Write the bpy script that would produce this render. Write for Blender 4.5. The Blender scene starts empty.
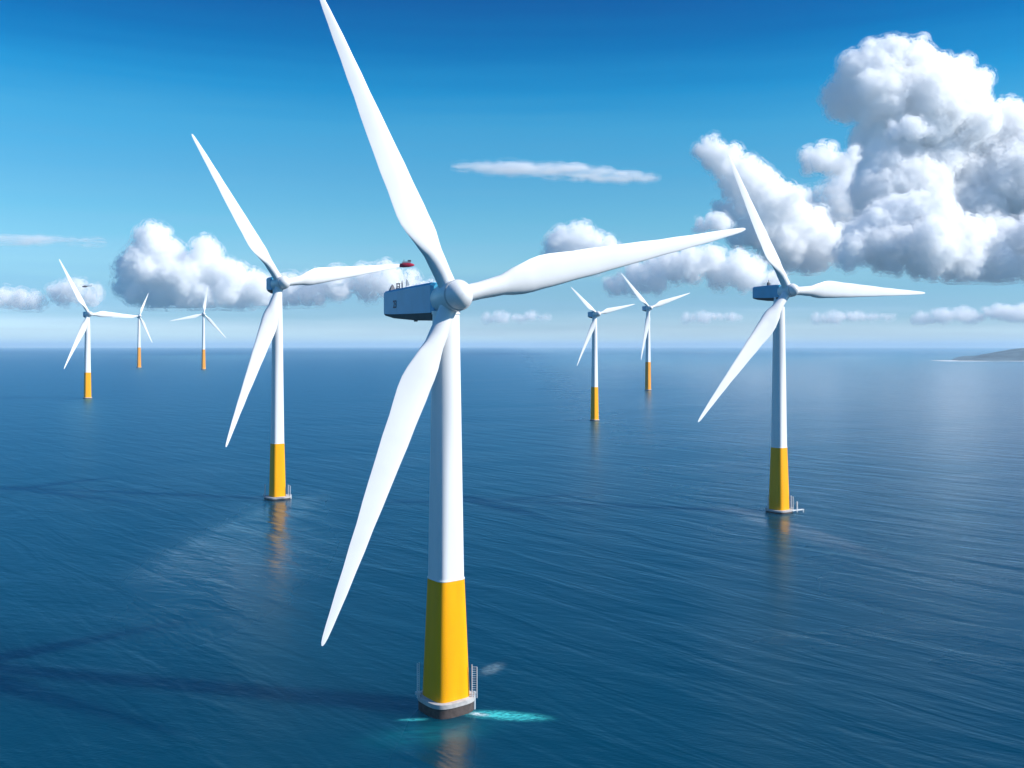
import bpy, bmesh, math, random
from mathutils import Vector, Matrix
R = math.radians
random.seed(7)
S = bpy.context.scene
C = S.collection

# ------------------------------------------------------------------ camera
CAM_H = 70.0
cam = bpy.data.cameras.new('camera')
cam_o = bpy.data.objects.new('camera', cam); C.objects.link(cam_o)
cam_o.location = (0, 0, CAM_H); cam_o.rotation_euler = (R(90), 0, 0)
cam.sensor_width = 36.0; cam.lens = 36.0 * 950 / 1024
cam.shift_y = -38 / 1024
cam.clip_start = 1.0; cam.clip_end = 400000
S.camera = cam_o

# ------------------------------------------------------------------ light
SUN_EL, SUN_AZ = 35.0, -13.0          # azimuth from +X towards +Y
w = bpy.data.worlds.new('World'); S.world = w; w.use_nodes = True
nt = w.node_tree; N = nt.nodes; L = nt.links
bg = N['Background']
sky = N.new('ShaderNodeTexSky'); sky.sky_type = 'NISHITA'; sky.sun_disc = False
sky.sun_elevation = R(SUN_EL); sky.sun_rotation = R(90 - SUN_AZ)
sky.altitude = 0; sky.air_density = 1.0; sky.dust_density = 0.35; sky.ozone_density = 3.0
# clear maritime air: the Nishita sky is tinted by elevation towards the photograph's deep polarised blue
gen = N.new('ShaderNodeTexCoord'); sep = N.new('ShaderNodeSeparateXYZ'); L.new(gen.outputs['Generated'], sep.inputs[0])
ramp = N.new('ShaderNodeValToRGB'); 
mpw = N.new('ShaderNodeMapping'); mpw.inputs['Scale'].default_value = (2.2, 2.2, 46); L.new(gen.outputs['Generated'], mpw.inputs[0])
nzw = N.new('ShaderNodeTexNoise'); nzw.inputs['Scale'].default_value = 1.6; nzw.inputs['Detail'].default_value = 4; L.new(mpw.outputs[0], nzw.inputs['Vector'])
def sm(op, a_, b_):
    q = N.new('ShaderNodeMath'); q.operation = op
    for i, x in enumerate((a_, b_)):
        if isinstance(x, (int, float)): q.inputs[i].default_value = x
        else: L.new(x, q.inputs[i])
    return q.outputs[0]
L.new(sm('ADD', sep.outputs['Z'], sm('MULTIPLY', sm('SUBTRACT', nzw.outputs['Fac'], 0.5), 0.035)), ramp.inputs[0])
TINT = [(0.0, 1.15, 1.6, 2.15), (0.017, .90, 1.2, 1.77), (0.036, .52, .86, 1.32), (0.058, .50, .86, 1.2), (0.085, .66, 1.05, 1.24), (0.13, .5, 1.07, 1.21), (0.172, .39, 1.05, 1.23),
        (0.222, .25, 1.08, 1.3), (0.26, .07, .93, 1.27), (0.2975, .01, .67, 1.1), (0.342, .015, .47, .93), (0.5, .08, .66, 1.3), (0.75, .6, 1.0, 1.4), (1.0, 1.1, 1.2, 1.5)]
el = ramp.color_ramp.elements
for i, (p_, r_, g_, b_) in enumerate(TINT):
    e_ = el[i] if i < 2 else el.new(p_)
    e_.position = p_
for e_, (p_, r_, g_, b_) in zip(el, TINT): e_.color = (r_ / 2.2, g_ / 2.2, b_ / 2.2, 1)
def vm(op, a_, b_):
    q = N.new('ShaderNodeVectorMath'); q.operation = op
    for i, x in enumerate((a_, b_)):
        if isinstance(x, tuple): q.inputs[i].default_value = x
        else: L.new(x, q.inputs[i])
    return q.outputs[0]
skycol = vm('MULTIPLY', vm('MULTIPLY', sky.outputs[0], ramp.outputs[0]), (2.2, 2.2, 2.2))
L.new(skycol, bg.inputs['Color'])
bg.inputs['Strength'].default_value = 0.084
w.cycles.sampling_method = 'MANUAL'; w.cycles.sample_map_resolution = 512

sd = bpy.data.lights.new('sun', 'SUN'); sd.energy = 5.0; sd.angle = R(0.5); sd.color = (1.0, 0.965, 0.91)
so = bpy.data.objects.new('sun', sd); C.objects.link(so); so.location = (300, -40, 260)
sdir = Vector((math.cos(R(SUN_EL)) * math.cos(R(SUN_AZ)), math.cos(R(SUN_EL)) * math.sin(R(SUN_AZ)), math.sin(R(SUN_EL))))
so.rotation_euler = (-sdir).to_track_quat('-Z', 'Y').to_euler()

S.view_settings.view_transform = 'Standard'; S.view_settings.look = 'None'
S.view_settings.exposure = 0.4; S.view_settings.gamma = 1.0; S.view_settings.use_curve_mapping = False
S.render.engine = 'CYCLES'
cy = S.cycles
cy.use_denoising = True; cy.denoiser = 'OPENIMAGEDENOISE'
cy.max_bounces = 48; cy.volume_bounces = 26; cy.diffuse_bounces = 2; cy.glossy_bounces = 2; cy.transparent_max_bounces = 24
cy.caustics_reflective = False; cy.caustics_refractive = False
cy.sample_clamp_indirect = 6.0

# ------------------------------------------------------------------ helpers
def mat(name, col, rough=0.5, metal=0.0, var=0.0, scale=1.0, bump=0.0, streak=None):
    m = bpy.data.materials.new(name); m.use_nodes = True
    n = m.node_tree.nodes; l = m.node_tree.links; p = n['Principled BSDF']
    p.inputs['Base Color'].default_value = (*col, 1); p.inputs['Roughness'].default_value = rough
    p.inputs['Metallic'].default_value = metal
    if var or bump:
        tc = n.new('ShaderNodeTexCoord'); mp = n.new('ShaderNodeMapping')
        l.new(tc.outputs['Object'], mp.inputs[0])
        if streak: mp.inputs['Scale'].default_value = streak
        t = n.new('ShaderNodeTexNoise'); t.inputs['Scale'].default_value = scale; t.inputs['Detail'].default_value = 6
        l.new(mp.outputs[0], t.inputs['Vector'])
        if var:
            r = n.new('ShaderNodeValToRGB')
            r.color_ramp.elements[0].position = 0.3; r.color_ramp.elements[1].position = 0.6
            r.color_ramp.elements[0].color = (*[c * (1 - var) for c in col], 1); r.color_ramp.elements[1].color = (*col, 1)
            l.new(t.outputs['Fac'], r.inputs[0]); l.new(r.outputs[0], p.inputs['Base Color'])
        if bump:
            b = n.new('ShaderNodeBump'); b.inputs['Strength'].default_value = bump; b.inputs['Distance'].default_value = 0.05
            l.new(t.outputs['Fac'], b.inputs['Height']); l.new(b.outputs[0], p.inputs['Normal'])
    return m

M_WHITE = mat('white_paint', (0.75, 0.755, 0.76), 0.4, 0, 0.07, 0.25, 0, (1, 1, 0.15))
M_BLADE = mat('blade_gelcoat', (0.75, 0.755, 0.76), 0.4, 0, 0.05, 0.2)
M_BLUE = mat('nacelle_shade_blue', (0.05, 0.36, 0.58), 0.4, 0, 0.1, 0.3)  # blue of the shaded flank, put into the nacelle's base colour
M_YEL = mat('yellow_paint', (0.9, 0.39, 0.002), 0.42, 0, 0.12, 0.5, 0, (1, 1, 0.12))
M_ORA = mat('orange_paint', (0.84, 0.33, 0.02), 0.45, 0, 0.12, 0.5, 0, (1, 1, 0.12))
M_BAND = mat('weathered_brown_steel', (0.075, 0.055, 0.05), 0.75, 0, 0.5, 1.2, 0.4)
M_DECK = mat('pale_concrete', (0.46, 0.44, 0.43), 0.8, 0, 0.25, 1.0, 0.2)
M_RAIL = mat('galvanised_rail', (0.62, 0.64, 0.66), 0.45, 0.2)
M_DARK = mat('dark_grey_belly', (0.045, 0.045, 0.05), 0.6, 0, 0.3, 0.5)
M_MAST = mat('dark_instrument', (0.07, 0.07, 0.085), 0.5)
M_GREYI = mat('grey_instrument', (0.3, 0.32, 0.35), 0.5)
M_MARK = mat('maroon_lettering', (0.10, 0.02, 0.05), 0.5)
M_RED = mat('red_hull', (0.5, 0.015, 0.05), 0.35)
M_SEAM = mat('grey_seam', (0.42, 0.44, 0.46), 0.5)

M_YEL.node_tree.nodes['Principled BSDF'].inputs['Specular IOR Level'].default_value = 0.2
M_ORA.node_tree.nodes['Principled BSDF'].inputs['Specular IOR Level'].default_value = 0.2

def obj(name, bm, m, parent=None, smooth=True, sharp=35):
    me = bpy.data.meshes.new(name)
    bmesh.ops.recalc_face_normals(bm, faces=bm.faces)
    bm.to_mesh(me); bm.free()
    if smooth:
        me.polygons.foreach_set('use_smooth', [True] * len(me.polygons))
        me.set_sharp_from_angle(angle=R(sharp))
    me.materials.append(m)
    o = bpy.data.objects.new(name, me); C.objects.link(o)
    if parent: o.parent = parent
    return o

def thing(name, loc, rz, label, cat, group=None):
    o = bpy.data.objects.new(name, None); C.objects.link(o)
    o.location = loc; o.rotation_euler = (0, 0, rz); o['label'] = label; o['category'] = cat
    if group: o['group'] = group
    return o

def tag(o, label, cat, group=None):
    o['label'] = label; o['category'] = cat
    if group: o['group'] = group
    return o

def loft(bm, rings, cap0=True, cap1=True):
    vs = [[bm.verts.new(p) for p in r] for r in rings]
    n = len(vs[0])
    for a, b in zip(vs, vs[1:]):
        for i in range(n):
            bm.faces.new((a[i], a[(i + 1) % n], b[(i + 1) % n], b[i]))
    if cap0: bm.faces.new(vs[0][::-1])
    if cap1: bm.faces.new(vs[-1])
    return vs

def tube(bm, a, b, r, n=8, r2=None):
    a = Vector(a); b = Vector(b); d = (b - a).normalized()
    u = d.orthogonal().normalized(); v = d.cross(u)
    ring = lambda c, q: [c + (u * math.cos(2 * math.pi * i / n) + v * math.sin(2 * math.pi * i / n)) * q for i in range(n)]
    loft(bm, [ring(a, r), ring(b, r if r2 is None else r2)])

def box(bm, c, s):
    r = bmesh.ops.create_cube(bm, size=1.0)
    bmesh.ops.scale(bm, vec=s, verts=r['verts']); bmesh.ops.translate(bm, vec=c, verts=r['verts'])

def sq_ring(r, z, e, rot, n=64):
    """rounded square of half diagonal-ish width r seen corner-on; e=2 is a circle"""
    out = []
    for i in range(n):
        t = 2 * math.pi * i / n
        c, s = math.cos(t), math.sin(t)
        k = (abs(c) ** e + abs(s) ** e) ** (-1 / e)
        kmax = (2 * (0.5 ** 0.5) ** e) ** (-1 / e)          # reach at the corner
        k = k / kmax
        a = t + rot
        out.append(Vector((math.cos(a) * k * r, math.sin(a) * k * r, z)))
    return out

# ------------------------------------------------------------------ sea
def make_sea():
    bm = bmesh.new()
    rs = [0, 120, 300, 700, 1500, 3500, 8000, 18000, 45000]
    n = 96
    prev = None
    for r in rs:
        if r == 0:
            prev = [bm.verts.new((0, 0, 0))]; continue
        ring = [bm.verts.new((r * math.cos(2 * math.pi * i / n), r * math.sin(2 * math.pi * i / n), 0)) for i in range(n)]
        for i in range(n):
            j = (i + 1) % n
            if len(prev) == 1: bm.faces.new((prev[0], ring[i], ring[j]))
            else: bm.faces.new((prev[i], ring[i], ring[j], prev[j]))
        prev = ring
    m = bpy.data.materials.new('sea_water'); m.use_nodes = True
    n_ = m.node_tree.nodes; l = m.node_tree.links; p = n_['Principled BSDF']
    p.inputs['IOR'].default_value = 1.333
    p.subsurface_method = 'BURLEY'; p.inputs['Subsurface Weight'].default_value = 1.0; p.inputs['Subsurface Radius'].default_value = (0.3, 0.8, 1.0); p.inputs['Subsurface Scale'].default_value = 40.0
    p.inputs['Roughness'].default_value = 0.28; p.inputs['Specular IOR Level'].default_value = 0.36
    geo = n_.new('ShaderNodeNewGeometry')
    def noise(scale, rot, loc=(0, 0, 0), vscale=(1, 1, 1), detail=3, dist=0.0, rough=0.55):
        mp = n_.new('ShaderNodeMapping'); mp.vector_type = 'TEXTURE'   # turned first, then stretched along the crests
        mp.inputs['Rotation'].default_value = (0, 0, R(rot)); mp.inputs['Scale'].default_value = tuple(1 / q for q in vscale); mp.inputs['Location'].default_value = loc
        l.new(geo.outputs['Position'], mp.inputs[0])
        t = n_.new('ShaderNodeTexNoise'); t.inputs['Scale'].default_value = scale; t.inputs['Detail'].default_value = detail
        t.inputs['Distortion'].default_value = dist; t.inputs['Roughness'].default_value = rough
        l.new(mp.outputs[0], t.inputs['Vector'])
        return t.outputs['Fac']
    def math_(op, a, b, c=None):
        q = n_.new('ShaderNodeMath'); q.operation = op
        for i, x in enumerate((a, b, c)):
            if x is None: continue
            if isinstance(x, (int, float)): q.inputs[i].default_value = x
            else: l.new(x, q.inputs[i])
        return q.outputs[0]
    swell = noise(0.075, -48, vscale=(0.28, 1.2, 1), detail=3, dist=0.5)
    chop = noise(0.34, -24, vscale=(0.4, 1.2, 1), detail=4, dist=0.3)
    rip = noise(1.3, 10, vscale=(0.7, 1.2, 1), detail=3)
    wind = noise(0.009, 20, vscale=(0.5, 1.6, 1), detail=3, dist=0.8)   # wind lanes: where ripples are stronger
    ww = n_.new('ShaderNodeMapRange'); l.new(wind, ww.inputs[0])
    ww.inputs[1].default_value = 0.35; ww.inputs[2].default_value = 0.65; ww.inputs[3].default_value = 0.45; ww.inputs[4].default_value = 1.15
    h = math_('MULTIPLY', swell, 0.95)
    h = math_('ADD', h, math_('MULTIPLY', math_('MULTIPLY', chop, ww.outputs[0]), 0.24))
    h = math_('ADD', h, math_('MULTIPLY', math_('MULTIPLY', rip, ww.outputs[0]), 0.07))
    b = n_.new('ShaderNodeBump'); b.inputs['Strength'].default_value = 0.8; b.inputs['Distance'].default_value = 1.0
    l.new(h, b.inputs['Height']); l.new(b.outputs[0], p.inputs['Normal'])
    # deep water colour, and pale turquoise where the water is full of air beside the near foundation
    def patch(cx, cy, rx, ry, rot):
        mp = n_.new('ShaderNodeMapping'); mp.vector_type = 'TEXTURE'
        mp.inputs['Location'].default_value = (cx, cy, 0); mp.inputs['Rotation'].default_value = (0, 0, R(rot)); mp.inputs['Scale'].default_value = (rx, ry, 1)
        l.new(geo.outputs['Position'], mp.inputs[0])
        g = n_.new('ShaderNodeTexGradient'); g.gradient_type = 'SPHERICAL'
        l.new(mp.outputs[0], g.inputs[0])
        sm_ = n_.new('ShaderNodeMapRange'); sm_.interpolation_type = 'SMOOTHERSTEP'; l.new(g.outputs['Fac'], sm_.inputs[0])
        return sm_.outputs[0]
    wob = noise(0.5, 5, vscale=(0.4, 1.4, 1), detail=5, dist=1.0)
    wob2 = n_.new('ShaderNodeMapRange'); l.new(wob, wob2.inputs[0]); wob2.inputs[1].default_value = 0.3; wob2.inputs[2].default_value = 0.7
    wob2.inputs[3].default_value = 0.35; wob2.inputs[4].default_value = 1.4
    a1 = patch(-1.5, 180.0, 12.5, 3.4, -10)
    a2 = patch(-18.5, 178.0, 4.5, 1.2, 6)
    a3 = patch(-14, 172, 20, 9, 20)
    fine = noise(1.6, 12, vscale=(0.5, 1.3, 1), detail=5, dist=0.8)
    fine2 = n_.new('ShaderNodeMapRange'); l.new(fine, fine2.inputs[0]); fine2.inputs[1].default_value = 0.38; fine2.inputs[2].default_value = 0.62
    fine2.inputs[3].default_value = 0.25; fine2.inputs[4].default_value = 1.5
    a4 = patch(-4.3, 206, 3.2, 6.5, -25)  # pale smudge of a reflection, painted into the water colour
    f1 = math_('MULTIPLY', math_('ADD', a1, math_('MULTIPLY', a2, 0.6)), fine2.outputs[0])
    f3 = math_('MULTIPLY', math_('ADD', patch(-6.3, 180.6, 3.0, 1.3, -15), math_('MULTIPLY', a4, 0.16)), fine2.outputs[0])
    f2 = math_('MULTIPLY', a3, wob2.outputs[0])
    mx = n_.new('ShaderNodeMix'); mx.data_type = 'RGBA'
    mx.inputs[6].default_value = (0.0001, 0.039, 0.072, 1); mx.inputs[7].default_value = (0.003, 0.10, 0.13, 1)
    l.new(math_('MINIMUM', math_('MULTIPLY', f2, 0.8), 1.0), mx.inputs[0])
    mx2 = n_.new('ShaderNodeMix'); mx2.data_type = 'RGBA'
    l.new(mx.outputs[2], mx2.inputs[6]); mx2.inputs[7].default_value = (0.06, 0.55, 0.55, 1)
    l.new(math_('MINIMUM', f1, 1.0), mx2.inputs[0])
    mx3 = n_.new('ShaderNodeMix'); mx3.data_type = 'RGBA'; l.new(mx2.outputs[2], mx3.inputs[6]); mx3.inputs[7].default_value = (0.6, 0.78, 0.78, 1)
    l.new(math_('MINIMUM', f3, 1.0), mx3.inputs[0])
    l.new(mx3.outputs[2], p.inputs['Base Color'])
    # body of the water below, a wind-roughened bluish mirror above it
    p.inputs['Specular IOR Level'].default_value = 0.0; p.inputs['Roughness'].default_value = 1.0
    # sheen put into the mirror's tint and roughness: at right, left of second turbine
    sx = n_.new('ShaderNodeSeparateXYZ'); l.new(geo.outputs['Position'], sx.inputs[0])
    right_sheen = n_.new('ShaderNodeMapRange'); right_sheen.interpolation_type = 'SMOOTHSTEP'
    l.new(math_('ADD', sx.outputs['X'], math_('MULTIPLY', wind, 300.0)), right_sheen.inputs[0])
    right_sheen.inputs[1].default_value = -150; right_sheen.inputs[2].default_value = 700
    sheen_patch = math_('MULTIPLY', patch(-92, 330, 48, 190, 6), math_('ADD', 0.35, math_('MULTIPLY', wind, 0.9)))
    # smoother, paler-tinted patches added to strengthen reflections before the three nearer foundations
    for q_ in ((-13.5, 162, 10, 40, 0), (108, 362, 12, 80, 16), (-101, 370, 20, 120, -6)):
        sheen_patch = math_('ADD', sheen_patch, math_('MULTIPLY', patch(*q_), math_('ADD', 0.5, wind)))
    sheen = math_('MINIMUM', math_('ADD', right_sheen.outputs[0], sheen_patch), 1.0)
    gl = n_.new('ShaderNodeBsdfGlossy'); l.new(math_('SUBTRACT', 0.33, math_('MULTIPLY', sheen, 0.13)), gl.inputs['Roughness'])
    gc = n_.new('ShaderNodeMix'); gc.data_type = 'RGBA'; l.new(sheen, gc.inputs[0])
    gc.inputs[6].default_value = (0.36, 0.80, 1.0, 1); gc.inputs[7].default_value = (0.86, 0.93, 1.0, 1); l.new(gc.outputs[2], gl.inputs['Color'])
    l.new(b.outputs[0], gl.inputs['Normal'])
    fr = n_.new('ShaderNodeFresnel'); fr.inputs['IOR'].default_value = 1.333; l.new(b.outputs[0], fr.inputs['Normal'])
    ms = n_.new('ShaderNodeMixShader'); l.new(math_('MULTIPLY', fr.outputs[0], math_('ADD', 0.62, math_('MULTIPLY', sheen, 0.30))), ms.inputs[0])
    l.new(p.outputs[0], ms.inputs[1]); l.new(gl.outputs[0], ms.inputs[2]); l.new(ms.outputs[0], n_['Material Output'].inputs['Surface'])
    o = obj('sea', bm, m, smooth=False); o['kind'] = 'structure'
make_sea()

# ------------------------------------------------------------------ far headland
def make_headland():
    from mathutils import noise as mn
    bm = bmesh.new(); nx, ny = 90, 26
    g = []
    for i in range(nx):
        row = []
        for j in range(ny):
            y = 4400 + 1500 * j / (ny - 1); x = 2015 * (y / 4400) ** 1.05 + 2600 * i / (nx - 1)
            u = i / (nx - 1); v = j / (ny - 1)
            edge = min(1.0, v / 0.12) * min(1.0, (1 - v) / 0.2) * min(1.0, u / 0.02)
            ridge = 9 * min(1, u / .02) + 50 * min(1, max(0, (u - .045) / .095)) ** .8 * (0.4 + 0.6 * math.sin(math.pi * min(1, v * 1.3)))
            z = -1.5 + edge * (ridge + 7 * (mn.noise(Vector((x / 160, y / 160, 3))) + .5 * mn.noise(Vector((x / 60, y / 60, 3)))))
            row.append(bm.verts.new((x, y, z)))
        g.append(row)
    for i in range(nx - 1):
        for j in range(ny - 1):
            bm.faces.new((g[i][j], g[i + 1][j], g[i + 1][j + 1], g[i][j + 1]))
    m = mat('hazy_blue_scrub', (0.10, 0.165, 0.205), 0.9, 0, 0.5, 0.01)  # scrub with the blue of distant haze put into its colour
    o = obj('headland', bm, m, sharp=180); o['kind'] = 'structure'
    bm = bmesh.new(); pts = []
    for i in range(60):
        x = 1985 + 2600 * i / 59
        yy = 4400 + 14 * math.sin(i * 1.3) + 9 * math.sin(i * .47)
        pts.append((bm.verts.new((x, yy - 55 - 20 * math.sin(i * .8), 0.05)), bm.verts.new((x, yy + 120, 1.2))))
    for a, b in zip(pts, pts[1:]): bm.faces.new((a[0], b[0], b[1], a[1]))
    o = obj('beach', bm, mat('pale_sand_and_surf', (0.72, 0.72, 0.70), 0.9, 0, 0.2, 0.02), sharp=180); o['kind'] = 'structure'
make_headland()

# ------------------------------------------------------------------ air
def make_haze():
    bm = bmesh.new(); box(bm, (0, 60000, 133), (240000, 130000, 270))
    m = bpy.data.materials.new('haze_air'); m.use_nodes = True
    n = m.node_tree.nodes; l = m.node_tree.links; n.remove(n['Principled BSDF'])
    v = n.new('ShaderNodeVolumePrincipled'); v.inputs['Color'].default_value = (0.6, 0.82, 1, 1)
    v.inputs['Density'].default_value = 0.5 / 13000; v.inputs['Anisotropy'].default_value = 0.0
    l.new(v.outputs[0], n['Material Output'].inputs['Volume']); m.cycles.homogeneous_volume = True
    o = obj('haze', bm, m, smooth=False); o['kind'] = 'stuff'
make_haze()

# ------------------------------------------------------------------ clouds
M_CLOUD = {}
def cloud_mat(mfp):
    if mfp in M_CLOUD: return M_CLOUD[mfp]
    m = bpy.data.materials.new('cloud_vapour'); m.use_nodes = True
    n = m.node_tree.nodes; l = m.node_tree.links
    n.remove(n['Principled BSDF'])
    v = n.new('ShaderNodeVolumePrincipled')
    v.inputs['Color'].default_value = (1, 1, 1, 1); v.inputs['Density'].default_value = 1.0 / mfp
    v.inputs['Anisotropy'].default_value = 0.0
    l.new(v.outputs[0], n['Material Output'].inputs['Volume'])
    m.cycles.homogeneous_volume = True
    M_CLOUD[mfp] = m
    return m

def wisp_mat(k, mfp, thr, sz, streak=False):
    """torn, uneven vapour for the outer skin of a cloud"""
    m = bpy.data.materials.new('cloud_wisps'); m.use_nodes = True
    n = m.node_tree.nodes; l = m.node_tree.links
    n.remove(n['Principled BSDF'])
    v = n.new('ShaderNodeVolumePrincipled'); v.inputs['Color'].default_value = (1, 1, 1, 1)
    tc = n.new('ShaderNodeTexCoord')
    t = n.new('ShaderNodeTexNoise'); t.inputs['Scale'].default_value = 1 / (sz * k); t.inputs['Detail'].default_value = 3; t.inputs['Roughness'].default_value = 0.6
    if streak:
        mp = n.new('ShaderNodeMapping'); mp.inputs['Scale'].default_value = (0.14, 0.14, 1.0); mp.inputs['Rotation'].default_value = (0, R(-4), 0)
        l.new(tc.outputs['Object'], mp.inputs[0]); l.new(mp.outputs[0], t.inputs['Vector'])
    else: l.new(tc.outputs['Object'], t.inputs['Vector'])
    r = n.new('ShaderNodeMapRange'); r.inputs[1].default_value = thr; r.inputs[2].default_value = thr + .22; r.inputs[3].default_value = 0; r.inputs[4].default_value = 1 / (mfp * k)
    l.new(t.outputs['Fac'], r.inputs[0]); l.new(r.outputs[0], v.inputs['Density'])
    l.new(v.outputs[0], n['Material Output'].inputs['Volume'])
    m.cycles.volume_step_rate = 2.0
    return m

TEX = {}
def tex(kind, size):
    k = (kind, round(size, 2))
    if k in TEX: return TEX[k]
    if kind == 'vor':
        t = bpy.data.textures.new('puffs', 'VORONOI'); t.noise_scale = size; t.distance_metric = 'DISTANCE_SQUARED'
    else:
        t = bpy.data.textures.new('billow', 'CLOUDS'); t.noise_scale = size; t.noise_depth = 3
    TEX[k] = t
    return t

def cloud(label, D, blobs, base, mfp_px=3.0, puff=1.0, flat=0.12, depth=1.0, vox=1.0, stretch=(1, 1, 1), seed=0, fill=True, wisp=5.0, wisp_mfp=5.0, streak=False):
    """blobs: (px, py, r) read at distance D; base: the height of the flat underside"""
    rnd = random.Random(seed); k = D / 950.0
    bm = bmesh.new()
    zb = CAM_H + (346 - base) * k
    for (px, py, r) in blobs:
        yo = rnd.uniform(-0.5, 0.5) * r * depth
        c = Vector(((px - 512) * k, D + yo * k, CAM_H + (346 - py) * k))
        q = bmesh.ops.create_icosphere(bm, subdivisions=3, radius=r * k)
        for v in q['verts']:
            v.co = Vector((v.co.x * stretch[0], v.co.y * stretch[1] * depth, v.co.z * stretch[2])) + c
        if fill:
            for a in range(5):                      # smaller heads budding from the blob
                th = rnd.uniform(-0.3, math.pi + 0.3); ph = rnd.uniform(-1.3, 0.9)
                rr = r * rnd.uniform(0.3, 0.55)
                cc = c + Vector((math.cos(th) * math.cos(ph) * stretch[0], math.sin(ph) * depth * stretch[1], math.sin(th) * math.cos(ph) * stretch[2])) * r * k * 0.8
                q = bmesh.ops.create_icosphere(bm, subdivisions=2, radius=rr * k)
                for v in q['verts']: v.co = Vector((v.co.x * stretch[0], v.co.y * depth * stretch[1], v.co.z * stretch[2])) + cc
    ctr = Vector(((blobs[0][0] - 512) * k, D, zb))
    bmesh.ops.translate(bm, vec=-ctr, verts=bm.verts)
    me = bpy.data.meshes.new('cloud'); bm.to_mesh(me); bm.free()
    o = bpy.data.objects.new('cloud', me); C.objects.link(o); o.location = ctr
    def mod(t, **kw):
        md = o.modifiers.new(t, t)
        for a, b in kw.items(): setattr(md, a, b)
        return md
    mod('REMESH', mode='VOXEL', voxel_size=vox * k * 1.5)
    mod('DISPLACE', texture=tex('vor', 22 * k), strength=-9 * k * puff, mid_level=0.35)
    mod('REMESH', mode='VOXEL', voxel_size=vox * k)
    mod('DISPLACE', texture=tex('vor', 8.5 * k), strength=-4.6 * k * puff, mid_level=0.35)
    mod('DISPLACE', texture=tex('cl', 11 * k), strength=8 * k * puff, mid_level=0.5)
    mod('DISPLACE', texture=tex('vor', 3.4 * k), strength=-2.0 * k * puff, mid_level=0.35)
    mod('DISPLACE', texture=tex('vor', 1.9 * k), strength=-0.9 * k * puff, mid_level=0.35)
    dg = bpy.context.evaluated_depsgraph_get()
    nm = bpy.data.meshes.new_from_object(o.evaluated_get(dg))
    o.modifiers.clear(); o.data = nm; nm.name = 'cloud'
    import numpy as np
    co = np.empty(len(nm.vertices) * 3, 'f'); nm.vertices.foreach_get('co', co); co = co.reshape(-1, 3)
    z = co[:, 2]; co[:, 2] = np.where(z < 0, z * flat, z)
    nm.vertices.foreach_set('co', co.ravel()); nm.update()
    nm.materials.clear(); nm.materials.append(cloud_mat(round(2.3 * mfp_px * k, 1)))
    tag(o, label, 'cloud', 'clouds over the sea')
    nrm = np.empty(len(nm.vertices) * 3, 'f'); nm.vertices.foreach_get('normal', nrm); nrm = nrm.reshape(-1, 3)
    for grow, thr, mf, sz in ((wisp * .35, .40, wisp_mfp, 5.0), (wisp, .44, wisp_mfp * 3.2, 12.0)):
        wm = nm.copy(); wm.name = 'wisps'
        wm.vertices.foreach_set('co', (co + nrm * grow * k).ravel().astype('f')); wm.update()
        wm.materials.clear(); wm.materials.append(wisp_mat(k, mf, thr, sz, streak))
        wo = bpy.data.objects.new('wisps', wm); C.objects.link(wo); wo.parent = o
    if streak: nm.materials[0] = wisp_mat(k, wisp_mfp, .40, 7.0, True)
    nm.vertices.foreach_set('co', (co - nrm * 1.2 * k).ravel().astype('f')); nm.update()
    return o

cloud('towering white cumulus with billowing crown at the right edge', 8000, [
    (866, 78, 26), (886, 68, 24), (908, 72, 26), (930, 78, 27), (955, 92, 24), (968, 100, 16), (848, 96, 20), (880, 105, 34), (920, 110, 40),
    (955, 125, 30), (905, 150, 40), (940, 165, 40), (875, 135, 24), (900, 195, 46), (950, 210, 50), (1000, 140, 34), (1025, 135, 30), (1010, 180, 45), (1040, 190, 60), (1080, 150, 60), (1090, 220, 60), (990, 230, 40)], 262, 3.5, seed=1)
cloud('bright low cumulus in front of the towering cloud', 6600, [
    (880, 225, 18), (900, 216, 18), (918, 214, 20), (938, 218, 20), (865, 242, 18), (890, 245, 26), (925, 248, 30), (960, 240, 20), (985, 245, 22), (1010, 240, 22), (1040, 240, 26),
    (850, 255, 14), (960, 262, 22), (1000, 262, 24), (1050, 262, 28)], 279, 3.5, seed=2)
cloud('sloping cumulus behind the right turbine rotor', 7400, [
    (712, 150, 13), (728, 162, 17), (742, 178, 20), (760, 190, 20), (775, 205, 22), (792, 220, 22), (810, 232, 22), (832, 245, 18), (760, 225, 22), (738, 188, 15), (733, 212, 12), (742, 238, 12), (785, 245, 24), (815, 255, 18), (740, 205, 14)], 270, 4.5, seed=3)
cloud('pale soft cloud filling the gap between the sloping and towering clouds', 9200, [(835, 205, 20), (815, 212, 16), (850, 185, 18), (858, 220, 24), (838, 232, 20), (868, 200, 24)], 262, 9, seed=31, wisp=7, wisp_mfp=12)
cloud('small round puff between the sloping and towering clouds', 6800, [(812, 160, 10), (826, 156, 13), (840, 162, 12), (850, 158, 7)], 172, 4, seed=4)
cloud('tiny bright puff before the face of the towering cloud', 6200, [(898, 130, 6), (908, 127, 8), (918, 131, 7)], 136, 3, seed=5)
cloud('small soft puff above the end of the near blade', 5200, [(704, 226, 6), (716, 222, 8), (727, 224, 6)], 230, 4, seed=6, puff=.7)
cloud('white cumulus with twin heads left of the left turbine', 7600, [
    (154, 240, 15), (148, 256, 18), (166, 254, 16), (135, 272, 15), (160, 278, 24), (185, 276, 20), (206, 256, 14), (200, 270, 18), (216, 272, 16), (232, 280, 15), (248, 284, 13), (226, 292, 16), (262, 290, 12), (140, 288, 15), (163, 294, 16), (188, 295, 16), (212, 296, 14), (126, 286, 10), (240, 296, 12)], 306, 3.5, seed=7)
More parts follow.
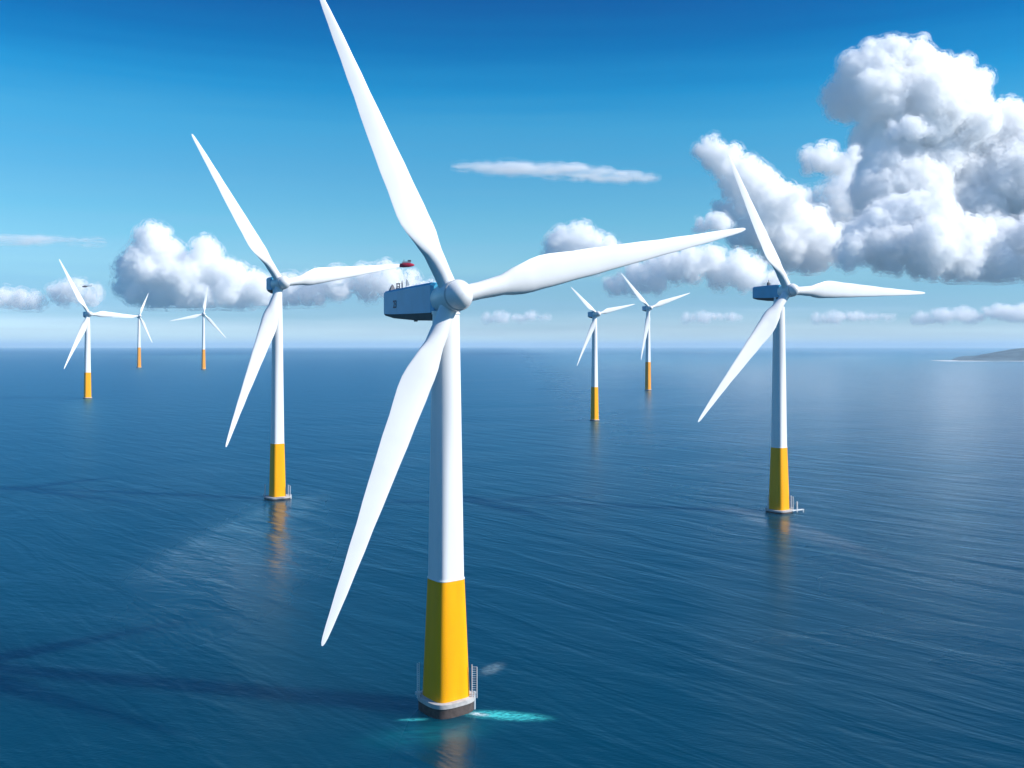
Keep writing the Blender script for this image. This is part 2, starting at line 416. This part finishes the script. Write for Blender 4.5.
cloud('small cumulus rising behind the near right blade', 5400, [
    (562, 244, 13), (578, 240, 12), (570, 256, 15), (592, 248, 13), (606, 252, 11), (618, 256, 9), (590, 262, 13), (553, 256, 9)], 272, 3.5, seed=8)
cloud('long low bank of cloud below the near right blade', 5600, [
    (640, 278, 13), (655, 274, 14), (672, 268, 15), (690, 266, 16), (705, 264, 15), (720, 272, 14), (740, 272, 16), (758, 276, 13), (618, 284, 9), (775, 280, 10)], 293, 4.5, seed=9, puff=1.1)
cloud('soft flat cloud bank behind the left turbine', 8600, [
    (290, 290, 14), (315, 288, 15), (340, 284, 15), (365, 282, 16), (388, 282, 15), (410, 286, 12), (430, 290, 10), (268, 294, 12)], 304, 8, seed=10, puff=1.0)
cloud('ragged pale cloud bank low at the left edge', 9000, [
    (-20, 298, 12), (5, 296, 10), (25, 300, 9), (58, 292, 10), (75, 290, 10), (92, 296, 8), (40, 302, 8)], 308, 7, seed=11, puff=1.0)
cloud('thin lens-shaped cloud streak high in mid sky', 6500, [
    (470, 167, 4), (500, 167, 6.5), (530, 169, 7), (560, 171, 7), (590, 174, 6), (620, 176, 5), (645, 178, 3)], 183, 7, seed=12, puff=.5, stretch=(5, 3, 0.8), fill=False, wisp=3, wisp_mfp=22, streak=True)
cloud('faint thin cloud streak at the upper left edge', 8500, [
    (0, 240, 5), (30, 240, 5), (60, 241, 4), (90, 242, 3)], 250, 12, seed=13, puff=.4, stretch=(5, 3, 0.8), fill=False, wisp=3, wisp_mfp=26, streak=True)
for i, (lb, bl) in enumerate([
    ('small flat cloud low above the sea beside the near hub', [(490, 318, 3.5), (500, 317, 4), (520, 318, 4), (532, 316, 4), (545, 318, 3.5)]),
    ('long thin strip of cloud low just right of the right turbine', [(820, 318, 4), (835, 317, 4.4), (853, 316, 5), (870, 317, 4.6), (886, 317, 4)]),
    ('low bright cloud bank over the headland', [(925, 318, 5), (945, 315, 6), (960, 313, 6), (975, 317, 6), (1000, 312, 8), (1020, 314, 9), (1040, 314, 9)]),
    ('small low cloud strip between the far orange-footed and the right turbine', [(690, 318, 3.4), (703, 317, 4), (718, 316, 4), (733, 317, 4)]),
]):
    cloud(lb, 14000, bl, 324, 6, seed=20 + i, puff=.55, vox=.7, stretch=(2.4, 1.4, 1), fill=False, wisp=2.5, wisp_mfp=9)

# ------------------------------------------------------------------ turbines
def blade(root, parent, Lb, ang, hub, a, v, hand=1, k=1.0):
    """one blade: round shank, shoulder, tapering twisted aerofoil, blunt tip"""
    u = Vector((1, 0, 0)); t = R(ang)
    b = u * math.cos(t) + v * math.sin(t); tau = (-u * math.sin(t) + v * math.cos(t)) * hand
    r0 = 0.027 * Lb0(k)
    n = 28; rings = []
    ks = [0, .04, .08, .12, .15, .18, .21, .24, .27, .30, .34, .38, .44, .5, .56, .62, .68, .74, .8, .86, .91, .95, .98, .993, 1.0]
    tabc = [(0, .052), (.08, .050), (.14, .060), (.19, .086), (.228, .101), (.28, .102), (.42, .085), (.56, .068), (.7, .050), (.82, .037), (.92, .025), (.97, .018), (.99, .012), (1, .004)]
    tabt = [(0, .052), (.12, .050), (.2, .040), (.28, .027), (.36, .019), (.5, .012), (.7, .007), (.9, .004), (1, .0015)]
    taba = [(0, .5), (.1, .5), (.2, .44), (.28, .38), (.5, .4), (1, .5)]     # leading share of the chord
    tabw = [(0, 28), (.18, 25), (.28, 13), (.5, 5), (.8, 0), (1, -1)]
    def ip(tb, s):
        for (x0, y0), (x1, y1) in zip(tb, tb[1:]):
            if s <= x1:
                q = (s - x0) / (x1 - x0); q = q * q * (3 - 2 * q) if tb is not tabw else q
                return y0 + (y1 - y0) * q
        return tb[-1][1]
    LL = Lb0(k)
    for s in ks:
        c = ip(tabc, s) * LL; th = ip(tabt, s) * LL; la = ip(taba, s); tw = R(ip(tabw, s))
        rd = max(0.0, min(1.0, (s - .1) / .18)); rd = rd * rd * (3 - 2 * rd)
        ring = []
        for i in range(n):
            q = 2 * math.pi * i / n
            x = 0.5 * (1 - math.cos(q))               # 0 at the leading edge
            yc = 0.5 * math.sin(q)
            ya = math.copysign(1, math.sin(q)) * (1.4845 * math.sqrt(x) - .63 * x - 1.758 * x * x + 1.4215 * x ** 3 - .5075 * x ** 4) if 0 < i < n and i != n // 2 else 0
            yy = (yc * (1 - rd) + ya * rd) * th
            xx = (x - la) * c
            X = xx * math.cos(tw) - yy * math.sin(tw); Y = xx * math.sin(tw) + yy * math.cos(tw)
            ring.append(hub + b * (s * Lb) + tau * X + a * (Y + 0.012 * LL * s * s))
        rings.append(ring)
    bm = bmesh.new(); loft(bm, rings)
    return obj('blade', bm, M_BLADE, parent, sharp=40)

_LB = [67.0]
def Lb0(k): return _LB[0] * k

def wind_turbine(spec, label, nac_len, hs_, detail=0, paint=None, mirror=(), marks=False, plat=1.17):
    (bx, by, hz, yaw, oh, rs, an, hw, yt) = spec
    yl = paint or M_YEL
    root = thing('wind_turbine', (bx, by, 0), R(yaw), label, 'wind turbine', 'offshore wind turbines')
    _LB[0] = sum(rs) / 3
    Lm = _LB[0]
    w1, w2, w3 = hw                                   # half widths: top, at the paint line, foot
    rot = R(-yaw + 45 - 8)
    E1 = 4.6
    s = hs_                                           # hub radius
    top = hz - s * 1.05
    # tower
    nseg = 26 if detail else 14
    rings = []
    for i in range(nseg + 1):
        f = i / nseg; z = yt + (top - yt) * f
        rings.append(sq_ring(w2 + (w1 - w2) * f, z, E1 + (2.0 - E1) * min(1, f * 1.6) ** .8, rot))
    bm = bmesh.new(); loft(bm, rings); obj('tower', bm, M_WHITE, root, sharp=60)
    # painted transition piece
    zf = w3 * (0.575 if detail == 2 else 0.3)
    rings = [sq_ring(w3 + (w2 * 1.03 - w3) * i / 6, zf + (yt - zf) * i / 6, E1, rot) for i in range(7)]
    bm = bmesh.new(); loft(bm, rings); obj('transition_piece', bm, yl, root, sharp=60)
    if detail:
        bm = bmesh.new()
        r_ = w2 * 1.045
        loft(bm, [sq_ring(r_, yt - .12, E1, rot), sq_ring(r_, yt + .10, E1, rot)]); obj('flange', bm, M_WHITE, root, sharp=60)
    # foundation collar and its deck
    p = w3 * plat
    dk = (0.30 if detail == 2 else 0.5) * zf
    bm = bmesh.new(); loft(bm, [sq_ring(p, -2.0, 3.2, rot), sq_ring(p, zf - dk, 3.2, rot)]); obj('foundation_collar', bm, M_BAND, root, sharp=60)
    bm = bmesh.new(); pk = p * 1.035
    loft(bm, [sq_ring(pk, zf - dk + .003, 3.2, rot), sq_ring(pk, zf, 3.2, rot), sq_ring(pk * .985, zf + .05, 3.2, rot)]); obj('platform', bm, M_DECK, root, sharp=50)
    W = Matrix.Rotation(R(-yaw), 3, 'Z')              # world directions seen from the turbine's own frame
    def wd(x, y, z): return W @ Vector((x, y, 0)) + Vector((0, 0, z))
    if detail:
        ps = p * 0.955
        th = 0.10 if detail == 2 else 0.16
        # boat landing: two tall fender tubes with a ladder between, on both flanks
        def landing(sx, hgt, wd_):
            bm = bmesh.new()
            x0 = sx * (max(w3 + .45, p - .9)); y0 = -1.2
            for dx in (0, wd_):
                tube(bm, wd(x0 + sx * dx, y0, zf - .2), wd(x0 + sx * dx, y0, zf + hgt - dx * .5), th, 8)
            for i in range(int(hgt / .42)):
                tube(bm, wd(x0, y0, zf + .3 + i * .42), wd(x0 + sx * wd_, y0, zf + .3 + i * .42), th * .5, 5)
            obj('boat_landing_ladder', bm, M_RAIL, root)
        landing(1, 6.2 * w3 / 4.6, 0.95)
        landing(-1, 6.6 * w3 / 4.6, 0.35)
        bm = bmesh.new()
        x = p * 1.02
        tube(bm, wd(x, -.3, -.4), wd(x, -.3, zf + .7), th * 2.0, 10); tube(bm, wd(x - .8, -.3, zf + .55), wd(x + .35, -.3, zf + .55), th * 1.2, 8)
        obj('fender_post', bm, M_RAIL, root)
        if plat == 1.28:                               # a low landing stage with a white post on the right
            bm = bmesh.new(); box(bm, wd(p + 2.2, -.5, zf - .35), (6.5, .9, .35)); tube(bm, wd(p + 2.0, -.5, -1.5), wd(p + 2.0, -.5, zf + 3.2), .28, 8)
            tube(bm, wd(p + 4.6, -.5, -1.5), wd(p + 4.6, -.5, zf), .2, 8); obj('landing_stage', bm, M_WHITE, root, sharp=20)
        bm = bmesh.new()
        box(bm, wd(-x + .1, .1, zf + .25), (.9, .8, .5)); tube(bm, wd(-x, 0, zf - .6), wd(-x, 0, zf + .9), th * 1.4, 8)
        obj('davit', bm, M_RAIL, root)
    # nacelle: from just behind the hub back along +Y
    tl = R(4)
    a = Vector((0, -math.cos(tl), math.sin(tl))); v = Vector((0, math.sin(tl), math.cos(tl)))
    hub = Vector((0, -oh, hz))
    st = s * 0.62
    # sections: (distance behind hub, half width, top, side bottom, keel)
    sec = [(s * 1.55, s * .88, s * .86, -s * .90, -s * 1.2), (s * 1.9, s * .98, s * .96, -s * .98, -s * 1.42), (oh + w1 * .6, s * 1.0, s * .98, -s * .99, -s * 1.5),
           (oh + nac_len * .35, s * .98, s * .97, -s * .95, -s * 1.42), (oh + nac_len * .8, s * .92, s * .93, -s * .86, -s * 1.15), (oh + nac_len, s * .86, s * .90, -s * .78, -s * .9)]
    rings = []
    for (d, hwid, zt, zs, zk) in sec:
        hwid *= .88; c = hub + Vector((0, d, 0)); ch = s * .16
        rings.append([c + Vector(q) for q in ((-hwid, 0, zs), (-hwid, 0, zt - ch), (-hwid + ch, 0, zt), (hwid - ch, 0, zt), (hwid, 0, zt - ch), (hwid, 0, zs))])
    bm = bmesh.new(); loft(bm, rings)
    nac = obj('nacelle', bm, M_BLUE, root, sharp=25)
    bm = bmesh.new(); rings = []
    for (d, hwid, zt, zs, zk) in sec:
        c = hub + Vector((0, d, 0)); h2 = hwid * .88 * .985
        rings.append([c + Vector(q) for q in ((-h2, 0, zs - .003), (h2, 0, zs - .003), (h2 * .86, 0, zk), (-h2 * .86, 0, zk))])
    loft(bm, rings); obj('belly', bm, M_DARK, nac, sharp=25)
    # yaw collar between tower and nacelle
    bm = bmesh.new(); tube(bm, (0, 0, top - s * .05), (0, 0, hz - s * .9), w1 * 1.06, 40); obj('yaw_collar', bm, M_WHITE, root)
    # weather instruments on the nacelle roof
    def roof(d):
        for q0, q1 in zip(sec, sec[1:]):
            if d <= q1[0]: return q0[2] + (q1[2] - q0[2]) * (d - q0[0]) / (q1[0] - q0[0])
        return sec[-1][2]
    if detail:
        d1 = oh + nac_len * .92
        def at(d, x): return hub + Vector((x, d, roof(d) - .02))
        if detail == 2:
            bm = bmesh.new(); q = at(d1 - .6, -s * .45)
            loft(bm, [[q + Vector((cx * r_, cy * r_, z)) for cx, cy in ((-1, -1), (1, -1), (1, 1), (-1, 1))] for r_, z in ((.62, 0), (.5, .35), (.2, 1.1), (.06, 1.35))])
            obj('beacon_housing', bm, M_MAST, nac, sharp=20)
            bm = bmesh.new()
            for xx in (-.28, .28): tube(bm, at(d1 - 4.5, -s * .45 + xx), at(d1 - 4.5, -s * .45 + xx) + Vector((0, 0, 1.25)), .13, 8)
            q = at(d1 - 4.5, -s * .45); box(bm, q + Vector((0, 0, 1.2)), (.8, .3, .28)); box(bm, q + Vector((0, 0, .55)), (.8, .3, .22)); box(bm, q + Vector((0, 0, .15)), (.9, .5, .3))
            obj('sensor_frame', bm, M_MAST, nac)
            bm = bmesh.new(); q = at(d1 - 7.0, -s * .45); tube(bm, q, q + Vector((0, 0, 1.3)), .15, 8); tube(bm, q + Vector((0, 0, 1.3)), q + Vector((0, 0, 1.75)), .11, 8, .04)
            obj('antenna', bm, M_MAST, nac)
            bm = bmesh.new(); q = at(d1 - 9.6, -s * .45); tube(bm, q, q + Vector((0, 0, 1.9)), .10, 8, .05)
            loft(bm, [[q + Vector((.1 + dx, dy, z)) for dx, dy in ((0, -.08), (w_, -.08), (w_, .08), (0, .08))] for w_, z in ((.55, .45), (.6, .8), (.35, 1.3), (.06, 1.75))])
            obj('wind_vane', bm, M_GREYI, nac)
            bm = bmesh.new(); q = hub + Vector((0, d1 - 16, -s * 1.36)); tube(bm, q + Vector((-s * .5, 0, .4)), q + Vector((-s * .5, 0, -.35)), .2, 8); box(bm, q + Vector((-s * .5, .2, -.2)), (.5, .9, .3))
            obj('service_hook', bm, M_MAST, nac)
        else:
            bm = bmesh.new(); q = at(oh + nac_len * .45, 0)
            loft(bm, [[q + Vector((cx * r_, cy * r_, z)) for cx, cy in ((-1, -1), (1, -1), (1, 1), (-1, 1))] for r_, z in ((.55, 0), (.5, 1.2), (.12, 1.9), (.05, 2.6))])
            obj('weather_mast', bm, M_MAST, nac, sharp=20)
    if marks:
        cu = bpy.data.curves.new('marking', 'FONT'); cu.body = '23'; cu.size = 2.3; cu.extrude = 0.01; cu.offset = 0.03; cu.align_x = 'CENTER'
        to = bpy.data.objects.new('marking', cu); C.objects.link(to)
        dg = bpy.context.evaluated_depsgraph_get(); me = bpy.data.meshes.new_from_object(to.evaluated_get(dg))
        bpy.data.objects.remove(to)
        me.materials.clear(); me.materials.append(M_MARK)
        mo = bpy.data.objects.new('marking', me); C.objects.link(mo); mo.parent = nac
        # upright on the nacelle flank that faces -X, reading with the flank
        d = oh + nac_len * .74
        hwid = s * .945 * .88
        mo.matrix_local = Matrix.Translation(hub + Vector((-hwid - .035, d, -s * .42))) @ Matrix.Rotation(R(-90), 4, 'Z') @ Matrix.Rotation(R(90), 4, 'X')
    # hub: barrel and domed nose
    prof = [(-s * 1.75, s * .93), (-s * 1.68, s * .97), (-s * .3, s * 1.0), (s * .35, s * 1.0), (s * .75, s * .93), (s * 1.1, s * .78), (s * 1.38, s * .55), (s * 1.55, s * .28), (s * 1.6, s * .02)]
    n = 48; u = Vector((1, 0, 0))
    bm = bmesh.new()
    loft(bm, [[hub + a * d + (u * math.cos(2 * math.pi * i / n) + v * math.sin(2 * math.pi * i / n)) * r_ for i in range(n)] for d, r_ in prof])
    hb = obj('hub', bm, M_WHITE, root, sharp=50)
    if detail:
        bm = bmesh.new()
        loft(bm, [[hub + a * d + (u * math.cos(2 * math.pi * i / n) + v * math.sin(2 * math.pi * i / n)) * r_ for i in range(n)] for d, r_ in ((s * .68, s * .965), (s * .70, s * .985), (s * .76, s * .95), (s * .78, s * .92))])
        obj('seam_ring', bm, M_SEAM, hb)
    for i in range(3):
        blade(root, root, rs[i], an[i], hub - a * s * .3, a, v, -1 if i in mirror else 1)
    return root

wind_turbine((-12.75, 183.5, 79.42, 26, 4.2, (60.0, 72.6, 66.9), (114.4, 13.3, -113.3), (2.6, 3.52, 4.62), 25.3),
    'largest nearest white wind turbine with grey-bellied nacelle and wide yellow base', 31, 3.0, 2, None, (2,), True)
wind_turbine((-107.7, 436.07, 98.69, 40, 4.5, (74.65, 68.3, 77.98), (122.4, 10.2, -111.6), (2.11, 3.21, 3.95), 25.48),
    'mid-distance turbine left of the nearest one, red craft at its blade tip', 6.5, 3.1, 1, plat=1.55)
wind_turbine((112.59, 400.6, 93.07, 27, 6.5, (61.93, 80.99, 73.01), (118.5, 0.7, -133.8), (2.28, 3.29, 4.3), 27.41),
    'mid-distance turbine right of the nearest one, before the sloping cumulus', 14, 2.75, 1, plat=1.28)
wind_turbine((-566.0, 1266.67, 112.56, 52, 5, (80.55, 68.25, 81.36), (118.4, -0.8, -116.9), (2.93, 4.53, 5.2), 34.67),
    'distant yellow-footed turbine with wide white blades, leftmost of all', 7, 3.4)
wind_turbine((-1197.71, 3050.46, 166.22, 45, 5, (81.64, 95.3, 88.61), (67.4, -65.5, -176.7), (3.21, 5.46, 7.06), 65.18),
    'tiny far orange-footed turbine whose blade meets the leftmost turbine\'s blade', 9, 4.5, 0, M_ORA)
wind_turbine((-918.94, 2829.79, 165.17, 29, 5, (82.0, 95.51, 98.68), (81.8, -48.3, -167.0), (2.98, 5.06, 6.55), 59.57),
    'tiny far orange-footed turbine standing alone under the twin-headed cumulus', 8, 4.5, 0, M_ORA)
wind_turbine((77.4, 890.23, 99.84, 27, 5, (36.91, 43.78, 54.02), (138.3, 13.5, -116.6), (2.16, 3.19, 3.75), 31.58),
    'distant yellow-footed turbine just right of the nearest, below its long blade', 9, 2.6)
wind_turbine((214.9, 1501.13, 129.87, 27, 5, (74.55, 83.95, 84.5), (133.9, 17.9, -104.2), (2.84, 4.11, 4.74), 44.72),
    'farther orange-footed turbine between the near one and the right one', 12, 3.6, 0, M_ORA)

# ------------------------------------------------------------------ small craft in the air
def red_craft():
    D = 434.0; k = D / 950
    root = thing('aerial_craft', ((406.8 - 512) * k, D, CAM_H + (346 - 267.4) * k), 0, 'small red boat-shaped craft with dark deckhouse at the left turbine blade tip', 'aircraft')
    bm = bmesh.new(); rings = []
    for x, hw_, z0, z1 in ((-3.4, .15, .35, 1.2), (-3.0, .8, .1, 1.7), (-1.5, 1.15, 0, 1.9), (1.0, 1.15, .15, 1.95), (2.6, .8, .5, 1.75), (3.5, .12, .9, 1.3)):
        zm = z0 + (z1 - z0) * .5
        rings.append([Vector((x, -hw_ * .6, z0)), Vector((x, -hw_, zm)), Vector((x, -hw_ * .8, z1)), Vector((x, hw_ * .8, z1)), Vector((x, hw_, zm)), Vector((x, hw_ * .6, z0))])
    loft(bm, rings); obj('hull', bm, M_RED, root, sharp=50)
    bm = bmesh.new(); loft(bm, [[Vector((x, y, z)) for x, y in ((-2.2 + i_, -.75), (2.0 - i_, -.75), (2.0 - i_, .75), (-2.2 + i_, .75))] for i_, z in ((0, 1.86), (.35, 2.65))]); obj('deckhouse', bm, M_GREYI, root, sharp=20)
    bm = bmesh.new(); box(bm, (1.2, 0, 2.95), (1.5, .9, .75)); obj('wheelhouse', bm, M_MAST, root)
    bm = bmesh.new(); tube(bm, (-1.3, 0, 2.6), (-1.3, 0, 3.6), .12, 6); obj('mast', bm, M_MAST, root)
red_craft()

def dark_heli():
    D = 1180.0; k = D / 950
    root = thing('helicopter', ((85.5 - 512) * k, D, CAM_H + (346 - 287.5) * k), R(10), 'tiny dark helicopter beside the upper blade of the leftmost turbine', 'helicopter')
    bm = bmesh.new(); rings = []
    for x, hw_, z0, z1 in ((-4, .1, .8, 1.2), (-3, .8, .2, 1.9), (-1, 1.1, 0, 2.3), (1, 1.0, .3, 2.2), (2.6, .35, 1.2, 1.9), (7, .15, 1.6, 2.0)):
        zm = (z0 + z1) / 2
        rings.append([Vector((x, hw_ * math.cos(q), zm + (z1 - z0) / 2 * math.sin(q))) for q in [2 * math.pi * i / 10 for i in range(10)]])
    loft(bm, rings); obj('fuselage', bm, M_MAST, root)
    bm = bmesh.new(); tube(bm, (-.5, 0, 2.2), (-.5, 0, 3.1), .2, 8)
    for q in (20, 110, 200, 290): tube(bm, (-.5, 0, 3.05), (-.5 + 5.6 * math.cos(R(q)), 5.6 * math.sin(R(q)), 3.0), .16, 5)
    obj('rotor', bm, M_MAST, root)
    bm = bmesh.new(); box(bm, (6.8, 0, 2.4), (.7, .12, 1.5)); obj('tail_fin', bm, M_MAST, root)
dark_heli()
